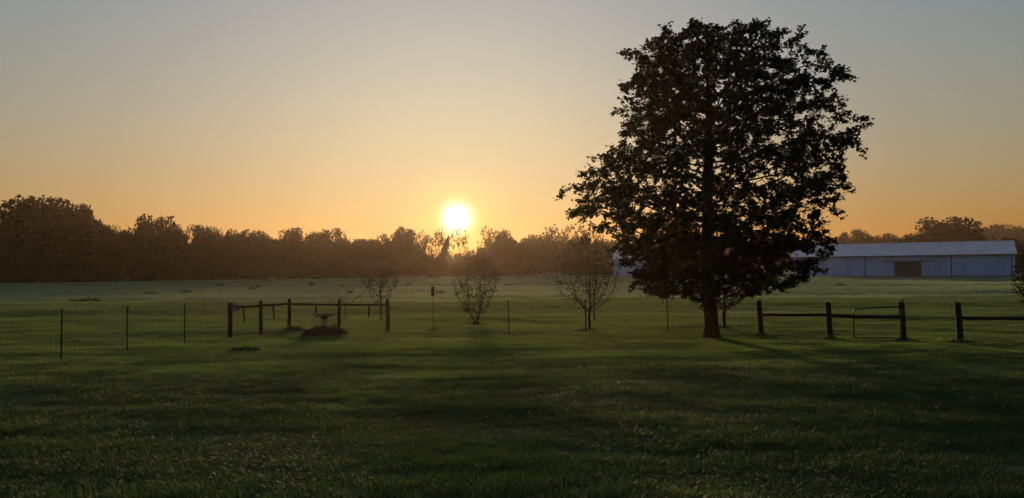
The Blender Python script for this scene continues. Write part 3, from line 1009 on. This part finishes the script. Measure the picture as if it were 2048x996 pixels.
def t_post(parent, b, h, lx=0):
    """rolled steel T section with studs, spade hidden in the ground"""
    m_ = MB()
    m_.box(-.024, .024, -.004, .004, -.3, h); m_.box(-.004, .004, .0041, .034, -.3, h)
    for k in range(int(h / .06)):
        m_.box(-.007, .007, -.013, -.0041, .08 + k * .06, .10 + k * .06)
    o = m_.build('post', M['steel'], parent, b)
    MB().box(-.0245, .0245, -.0046, .0346, h - .07, h + .004).build('post_tip', M['steel'], o)
    o.rotation_euler = (0, lx, 0)
    return o


def wire_panel(parent, o0, a, b_, h, lines, gap, y_off=-.03):
    """woven wire between two ground points"""
    a = a - o0; b_ = b_ - o0
    L_ = (b_ - a).length; m_ = MB()
    w = .0028
    n = max(2, int(L_ / gap))

    def P(f, z):
        p = a.lerp(b_, f)
        gzv = float(gz(p.x + o0.x, p.y + o0.y)) - o0.z
        return Vector((p.x, p.y + y_off, gzv + z))
    for z in lines:
        pts = [P(k / 6, z - .012 * math.sin(k / 6 * math.pi) * (1 + z)) for k in range(7)]
        m_.tube(pts, w if z < h - .01 else w * 1.4, 3, cap=False)
    for k in range(1, n):
        f = k / n
        m_.tube([P(f, .04), P(f, lines[-1])], w, 3, cap=False)
    return tag(m_.build('wire_mesh', M['wire'], parent), kind='stuff')


LN = [.05, .15, .25, .36, .48, .62, .78, .96, 1.14, 1.30]


def wire_fence(name, label, posts, extra_ends=()):
    o0 = posts[0][0].copy()
    t = thing(name, o0, label, 'fence')
    for p, h, lx in posts:
        t_post(t, p - o0, h, lx)
    pts = ([extra_ends[0]] if extra_ends and extra_ends[0] else []) + [p for p, h, lx in posts] + ([extra_ends[1]] if len(extra_ends) > 1 and extra_ends[1] else [])
    for a, b_ in zip(pts[:-1], pts[1:]):
        wire_panel(t, o0, a, b_, 1.3, LN, .15)
    return t


def hpx(base, py_top):
    return top_z(py_top, base.y, 1024 + base.x / base.y * F) - base.z


PL = [gnd(460, 677), gnd(522, 669), gnd(578, 657), gnd(678, 656), gnd(776, 664)]
HL = [hpx(PL[0], 605), hpx(PL[1], 602), hpx(PL[2], 598), hpx(PL[3], 599), hpx(PL[4], 599)]
PR = [gnd(1524, 671), gnd(1661, 678), gnd(1808, 682), gnd(1922, 685)]
HR = [hpx(PR[0], 602), hpx(PR[1], 605), hpx(PR[2], 605), hpx(PR[3], 605)]
T1 = [gnd(122, 722), gnd(254, 703), gnd(369, 688)]
wire_fence('wire_fence', 'woven wire fence on thin steel posts running from the birdhouse post out of the yard',
           [(T1[2], hpx(T1[2], 607), 0), (T1[1], hpx(T1[1], 613), 0), (T1[0], hpx(T1[0], 618), .006), (T1[0] + (T1[0] - T1[1]) * 1.02, 1.3, 0)], (PL[0], None))
T2 = [gnd(1018, 667), gnd(1172, 667), gnd(1336, 667)]
wire_fence('wire_fence', 'woven wire fence on thin steel posts between the wooden rail corner and the maple',
           [(T2[0], hpx(T2[0], 600), -.02), (T2[1], hpx(T2[1], 600), -.012), (T2[2], hpx(T2[2], 599), -.02)], (PL[4], PR[0]))

# corner rail fence
o0 = PL[0].copy()
rf = thing('rail_fence', o0, 'wooden post and single rail fence turning a corner around the bird bath', 'fence')
for k, (p, h, r_) in enumerate(zip(PL, HL, (.088, .075, .072, .070, .080))):
    wood_post(rf, o0, p, h, r_, leanx=(0, -.02, .02, .01, -.02)[k], seed=k)
RY = [(468, 614), (522, 611), (579, 607.5), (678, 609.5), (776, 610)]
RP = [at(px, py, PL[k].y) - o0 for k, (px, py) in enumerate(RY)]
for k in range(4):
    ra = rail(rf, RP[k] + Vector((0, .02, .012 * (k % 2))), RP[k + 1] + Vector((0, .02, .012 * (k % 2))), .047, sag=.015, seed=k)
for pa, pb, kk in (((486, 615), (490, 644), 0), ((546, 611), (548, 637), 1), ((631, 610), (634, 635), 2), ((738, 611), (737, 635), 3)):
    f = (pa[0] - RY[kk][0]) / (RY[kk + 1][0] - RY[kk][0])
    y_ = PL[kk].y + (PL[kk + 1].y - PL[kk].y) * f + .06
    a = at(pa[0], pa[1] - 3, y_) - o0; b_ = at(pb[0], pb[1], y_) - o0
    m_ = MB().tube([a, a.lerp(b_, .5), b_], [.034, .036, .032], 4)
    m_.build('hanging_picket', M['timber'], rf)
for a, b_ in zip(PL[:-1], PL[1:]):
    wire_panel(rf, o0, a + Vector((0, .1, 0)), b_ + Vector((0, .1, 0)), 1.3, [.1, .3, .5, .75, 1.0, 1.28], .3, 0)

# gateway fences
o0 = PR[0].copy()
rf = thing('rail_fence', o0, 'wooden post and rail fence between the maple and the open gate', 'fence')
for k in range(3):
    wood_post(rf, o0, PR[k], HR[k], (.088, .090, .094)[k], leanx=(-.09, -.05, -.06)[k], seed=10 + k)
RY = [at(1526, 629, PR[0].y) - o0, at(1660, 630.5, PR[1].y) - o0, at(1804, 633, PR[2].y) - o0]
rail(rf, RY[0], RY[1] + Vector((0, 0, .02)), .05, sag=.01, seed=31)
rail(rf, RY[1] - Vector((0, 0, .01)), RY[2], .062, sag=.03, seed=32)
wire_panel(rf, o0, PR[0] + Vector((0, .11, 0)), PR[1] + Vector((0, .11, 0)), 1.2, LN[:-2], .15, 0)
cap_o = PR[2] - o0
# a small bird on the gate post
tp_ = PR[2] + Vector((-.06 + .02, 0, HR[2]))
brd = thing('bird', tp_, 'small dark bird perched on top of the gate post', 'bird')
bm_ = MB().tube([(-.05, 0, .03), (-.035, 0, .045), (0, 0, .058), (.03, 0, .075), (.045, 0, .098), (.06, 0, .108), (.075, 0, .104)],
                [.006, .018, .03, .03, .022, .02, .006], 10)
bm_.tube([(-.04, 0, .042), (-.10, 0, .02)], [.012, .006], 6)
bm_.tube([(.074, 0, .105), (.09, 0, .102)], [.005, .001], 5)
for s_ in (-1, 1): bm_.tube([(0, s_ * .012, .04), (.004, s_ * .012, .005)], .004, 4)
bm_.build('body', M['steel'], brd, smooth=True)

o0 = PR[3].copy()
rf = thing('rail_fence', o0, 'wooden post and rail fence on the far side of the open gateway', 'fence')
wood_post(rf, o0, PR[3], HR[3], .088, leanx=-.07, seed=20)
pn = gnd(2110, 690)
wood_post(rf, o0, pn, 1.25, .088, leanx=-.05, seed=21)
rail(rf, at(1920, 636, PR[3].y) - o0, at(2110, 637, pn.y) - o0, .052, sag=.01, seed=33)
wire_panel(rf, o0, PR[3] + Vector((0, .11, 0)), pn + Vector((0, .11, 0)), 1.2, LN[:-2], .15, 0)

# tube gate swung back along the rail
gl = gnd(1708, 679); gr = PR[2] + Vector((-.12, -.13, 0))
gl = Vector((gl.x, gl.y, gl.z)); o0 = gr.copy()
gate = thing('gate', o0, 'open tubular metal gate with wire infill folded back against the rail', 'gate')
gy_ = gl.y
wv = gl - gr
zt_l = top_z(617.5, gl.y, 1706) - o0.z; zt_r = top_z(614, gr.y, 1803) - o0.z
zl = gl.z - o0.z + .03; zr_ = .06


def gp(f, z): return Vector((wv.x * f, wv.y * f, z))


pts = [gp(1, zl), gp(1, zt_l - .16), gp(.985, zt_l - .06), gp(.95, zt_l - .015), gp(.9, zt_l), gp(.5, (zt_l + zt_r) / 2 + .005), gp(.08, zt_r + .005), gp(.03, zt_r - .02), gp(.005, zt_r - .09), gp(0, zt_r - .2), gp(0, zr_)]
MB().tube(pts, .022, 8).build('frame', M['tube'], gate, smooth=True)
MB().tube([gp(0, zr_ + .04), gp(1, zl + .04)], .018, 8).build('bottom_rail', M['tube'], gate, smooth=True)
for f in (.25, .8):
    z = zt_r * f
    MB().tube([gp(0, z), gp(0, z) + Vector((.12, .10, 0))], .014, 6).build('hinge', M['tube'], gate)
m_ = MB()
for k in range(1, 13):
    f = k / 13 + .012 * math.sin(k * 2.2); ztop = zt_r + (zt_l - zt_r) * f - .02
    m_.tube([gp(f, .1), gp(f + .012 * math.sin(k), .55), gp(f, ztop)], .004, 3, cap=False)
for k in range(9):
    z = .12 + k * .125
    m_.tube([gp(q / 6, z - .02 * math.sin(q + k)) for q in range(7)], .004, 3, cap=False)
tag(m_.build('wire_mesh', M['wire'], gate), kind='stuff')

# ------------------------------------------------------------------ birdhouse on the corner post
bp = PL[0] + Vector((.20, -.03, hpx(PL[0], 614) - .02))
bhs = thing('birdhouse', bp, 'grey slant-roofed birdhouse fixed to the top of the corner post', 'birdhouse', rz=R(-32))
MB().prism([(-.09, -.10), (.09, -.10), (.09, .07), (-.09, .13)], -.09, .09).build('box', M['boxwood'], bhs, bevel=.003)
MB().prism([(-.12, .146), (.14, .066), (.14, .084), (-.12, .164)], -.125, .115).build('roof', M['boxwood'], bhs, bevel=.002)
MB().tube([(.0, -.095, .01), (.0, -.088, .01)], .022, 14).build('entrance_hole', M['hole'], bhs)
MB().tube([(.0, -.09, -.045), (.0, -.135, -.045)], .005, 6).build('perch', M['timber'], bhs)
MB().box(-.19, -.085, -.03, .03, -.08, .05).build('bracket', M['timber'], bhs)

# ------------------------------------------------------------------ nest box on a pole
nb = gnd(866, 663)
nz_ = thing('nest_box', nb, 'tall narrow nest box on a slim metal pole at the fence', 'birdhouse')
zb, zt = top_z(591.5, nb.y, 865) - nb.z, top_z(573, nb.y, 865) - nb.z
MB().tube([(.03, 0, -.3), (.012, 0, .7), (0, 0, zt + .12)], [.014, .013, .008], 8).build('pole', M['steel'], nz_)
MB().box(-.058, .058, -.075, .06, zb, zt - .03).build('box', M['timber'], nz_, bevel=.004)
MB().prism([(-.085, zt - .028), (.085, zt - .028), (.085, zt - .008), (-.085, zt - .008)], -.12, .07).build('roof', M['timber'], nz_, bevel=.002)
MB().tube([(0, -.082, zt - .13), (0, -.0755, zt - .13)], .02, 12).build('entrance_hole', M['hole'], nz_)
MB().box(-.07, .07, -.081, -.0755, zb + .03, zb + .055).build('batten', M['timber'], nz_)

# ------------------------------------------------------------------ bird bath
bb = gnd(649, 668)
bt = thing('bird_bath', bb, 'concrete pedestal bird bath with wide shallow bowl amid low plants', 'bird bath')
ztop = top_z(629, bb.y, 649) - bb.z
MB().tube([(0, 0, -.05), (0, 0, .06), (0, 0, .08), (0, 0, .14), (0, 0, ztop - .17), (0, 0, ztop - .155)], [.17, .165, .13, .105, .10, .115], 20).build('pedestal', M['concrete'], bt, smooth=False)
MB().tube([(0, 0, ztop - .155), (0, 0, ztop - .10), (0, 0, ztop - .065)], [.115, .15, .16], 18).build('collar', M['slab'], bt)
bm2 = bmesh.new()
ringv = []
for r_, z in ((.12, -.07), (.30, -.05), (.46, -.012), (.47, 0), (.455, .004), (.30, -.02), (.0005, -.035)):
    ringv.append([bm2.verts.new((r_ * math.cos(2 * math.pi * k / 28), r_ * .95 * math.sin(2 * math.pi * k / 28), z + ztop)) for k in range(28)])
for a, b_ in zip(ringv[:-1], ringv[1:]):
    for k in range(28):
        bm2.faces.new((a[k], a[(k + 1) % 28], b_[(k + 1) % 28], b_[k]))
bm2.faces.new(ringv[0][::-1])
me = bpy.data.meshes.new('bowl'); bm2.to_mesh(me); bm2.free(); me.materials.append(M['slab'])
me.polygons.foreach_set('use_smooth', np.ones(len(me.polygons), bool))
bo = link('bowl', me, bt)
bo.rotation_euler = (0, R(-1.2), 0)
MB().tube([(-.06, -.02, ztop - .02), (-.06, -.02, ztop + .035)], [.20, .19], 18).build('inner_dish', M['slab'], bt)


# ------------------------------------------------------------------ low plants
def low_plant(name, base, rx, ry, h, n, leaf, label, material, seed, stems=0, stem_h=.4, group=None):
    r = np.random.default_rng(seed)
    t = thing(name, base, label, 'plant', group)
    a = r.uniform(0, 6.283, n); q = np.sqrt(r.uniform(0, 1, n))
    x = q * np.cos(a) * rx; y = q * np.sin(a) * ry
    hh = h * np.sqrt(np.clip(1 - q ** 2.5, 0.02, 1)) * r.uniform(.15, 1.1, n) * (.75 + .35 * np.sin(x * 9 + seed) * np.sin(y * 8))
    base_z = gz(x + base.x, y + base.y) - base.z
    p = np.stack([x, y, base_z + hh], -1)
    d = np.stack([r.normal(0, .8, n), r.normal(0, .8, n), r.uniform(-.1, 1.4, n)], -1)
    nn = np.stack([r.normal(0, .7, n), r.normal(0, .7, n), np.ones(n)], -1)
    tag(link('foliage', leaves_mesh('foliage', p, d, nn, leaf * r.uniform(.5, 1.4, n), material, 1), t), kind='stuff')
    for k in range(stems):
        a0 = r.uniform(0, 6.28); q0 = r.uniform(0, .8)
        p0 = Vector((q0 * rx * math.cos(a0), q0 * ry * math.sin(a0), 0))
        sh_ = stem_h * r.uniform(.6, 1.1)
        MB().tube([p0, p0 + Vector((r.uniform(-.04, .04), 0, sh_ * .5)), p0 + Vector((r.uniform(-.1, .1), r.uniform(-.05, .05), sh_))], [.006, .005, .002], 4, cap=False).build('stem', M['twig'], t)
    return t


low_plant('flower_bed', gnd(649, 671), .82, .55, .34, 5200, .075, 'low dark clump of garden plants around the bird bath pedestal', M['flowerbed'], 5, 14, .48)
low_plant('weed_clump', gnd(588, 662), .38, .24, .17, 1200, .07, 'low weeds around the foot of the rail corner post', M['weed'], 6, 0)
low_plant('weed_clump', gnd(488, 704), .48, .26, .11, 1500, .07, 'low dark leafy mound with one upright twig on the open lawn', M['weed'], 7, 0)
tg = bpy.data.objects[[o for o in bpy.data.objects if o.get('label', '').startswith('low dark leafy mound')][0].name]
MB().tube([(0, 0, 0), (.02, 0, .25), (.07, 0, .55)], [.006, .005, .002], 4, cap=False).build('stem', M['twig'], tg)
fw = [(1172, 662, .32), (951, 650, .24), (866, 663, .26), (1524, 672, .2), (1661, 679, .2), (1808, 683, .26), (1922, 687, .34), (1448, 657, .2)]
fl = ['weeds at the foot of the straight-trunked young tree', 'weeds at the foot of the several-stemmed young tree', 'weeds at the foot of the nest box pole',
      'weeds at the foot of the rail post next to the maple', 'weeds at the foot of the middle post of the maple-side rail', 'weeds at the foot of the post with the perched bird', 'weeds at the foot of the post across the gateway', 'weeds at the foot of the small bushy tree']
for k, ((px, py, rr_), lb) in enumerate(zip(fw, fl)):
    low_plant('weed_clump', gnd(px, py), rr_ * 1.1, rr_ * .5, .13, 190, .06, lb, M['weed'], 60 + k, group='weeds at posts and trunks')
# weeds scattered in the pasture
wsp = [(505, 580, .5, .55), (622, 571, .55, .6), (180, 603, .9, .35), (372, 587, .7, .45), (516, 578, .3, .7), (300, 589, .8, .3), (880, 590, .5, .45), (816, 572, .5, .6), (1015, 572, .7, .4), (1682, 573, .6, .5),
       (440, 572, .8, .4), (700, 588, .4, .4), (155, 606, .6, .3)]
for k, (px, py, rr_, hh_) in enumerate(wsp):
    low_plant('pasture_weed', gnd(px, py), rr_, rr_ * .8, hh_, 260, .13, 'tall dark weed tuft standing in the pasture grass', M['weed'], 90 + k, 2, hh_ * 1.6, group='weed tufts in the pasture')

# gravel patch of the lane beyond the fence
gp0 = GRAVEL
me_v = []; me_f = []
n = 26
for k in range(n):
    a = 2 * math.pi * k / n
    x = gp0.x + 2.6 * math.cos(a) * (1 + .12 * math.sin(3 * a)); y = gp0.y + 1.3 * math.sin(a) * (1 + .15 * math.sin(2 * a + 1))
    me_v.append((x, y, float(gz(x, y)) + .05))
me = bpy.data.meshes.new('gravel_patch'); me.from_pydata(me_v, [], [tuple(range(n))]); me.materials.append(M['gravel'])
tag(link('gravel_path', me), kind='structure')

# ------------------------------------------------------------------ morning haze
hz = MB().box(-645, 645, -62, 865, -3.2, 36).build('haze', M['hole'])
hm = bpy.data.materials.new('morning_haze'); hm.use_nodes = True
hn = hm.node_tree; hn.nodes.clear()
ho = hn.nodes.new('ShaderNodeOutputMaterial'); pv = hn.nodes.new('ShaderNodeVolumePrincipled')
pv.inputs['Color'].default_value = (.96, .74, .56, 1)
pv.inputs['Density'].default_value = .00012
pv.inputs['Anisotropy'].default_value = .70
hn.links.new(pv.outputs[0], ho.inputs['Volume'])
hz.data.materials.clear(); hz.data.materials.append(hm)
tag(hz, 'thin pale morning haze over the pasture', 'haze', kind='stuff')
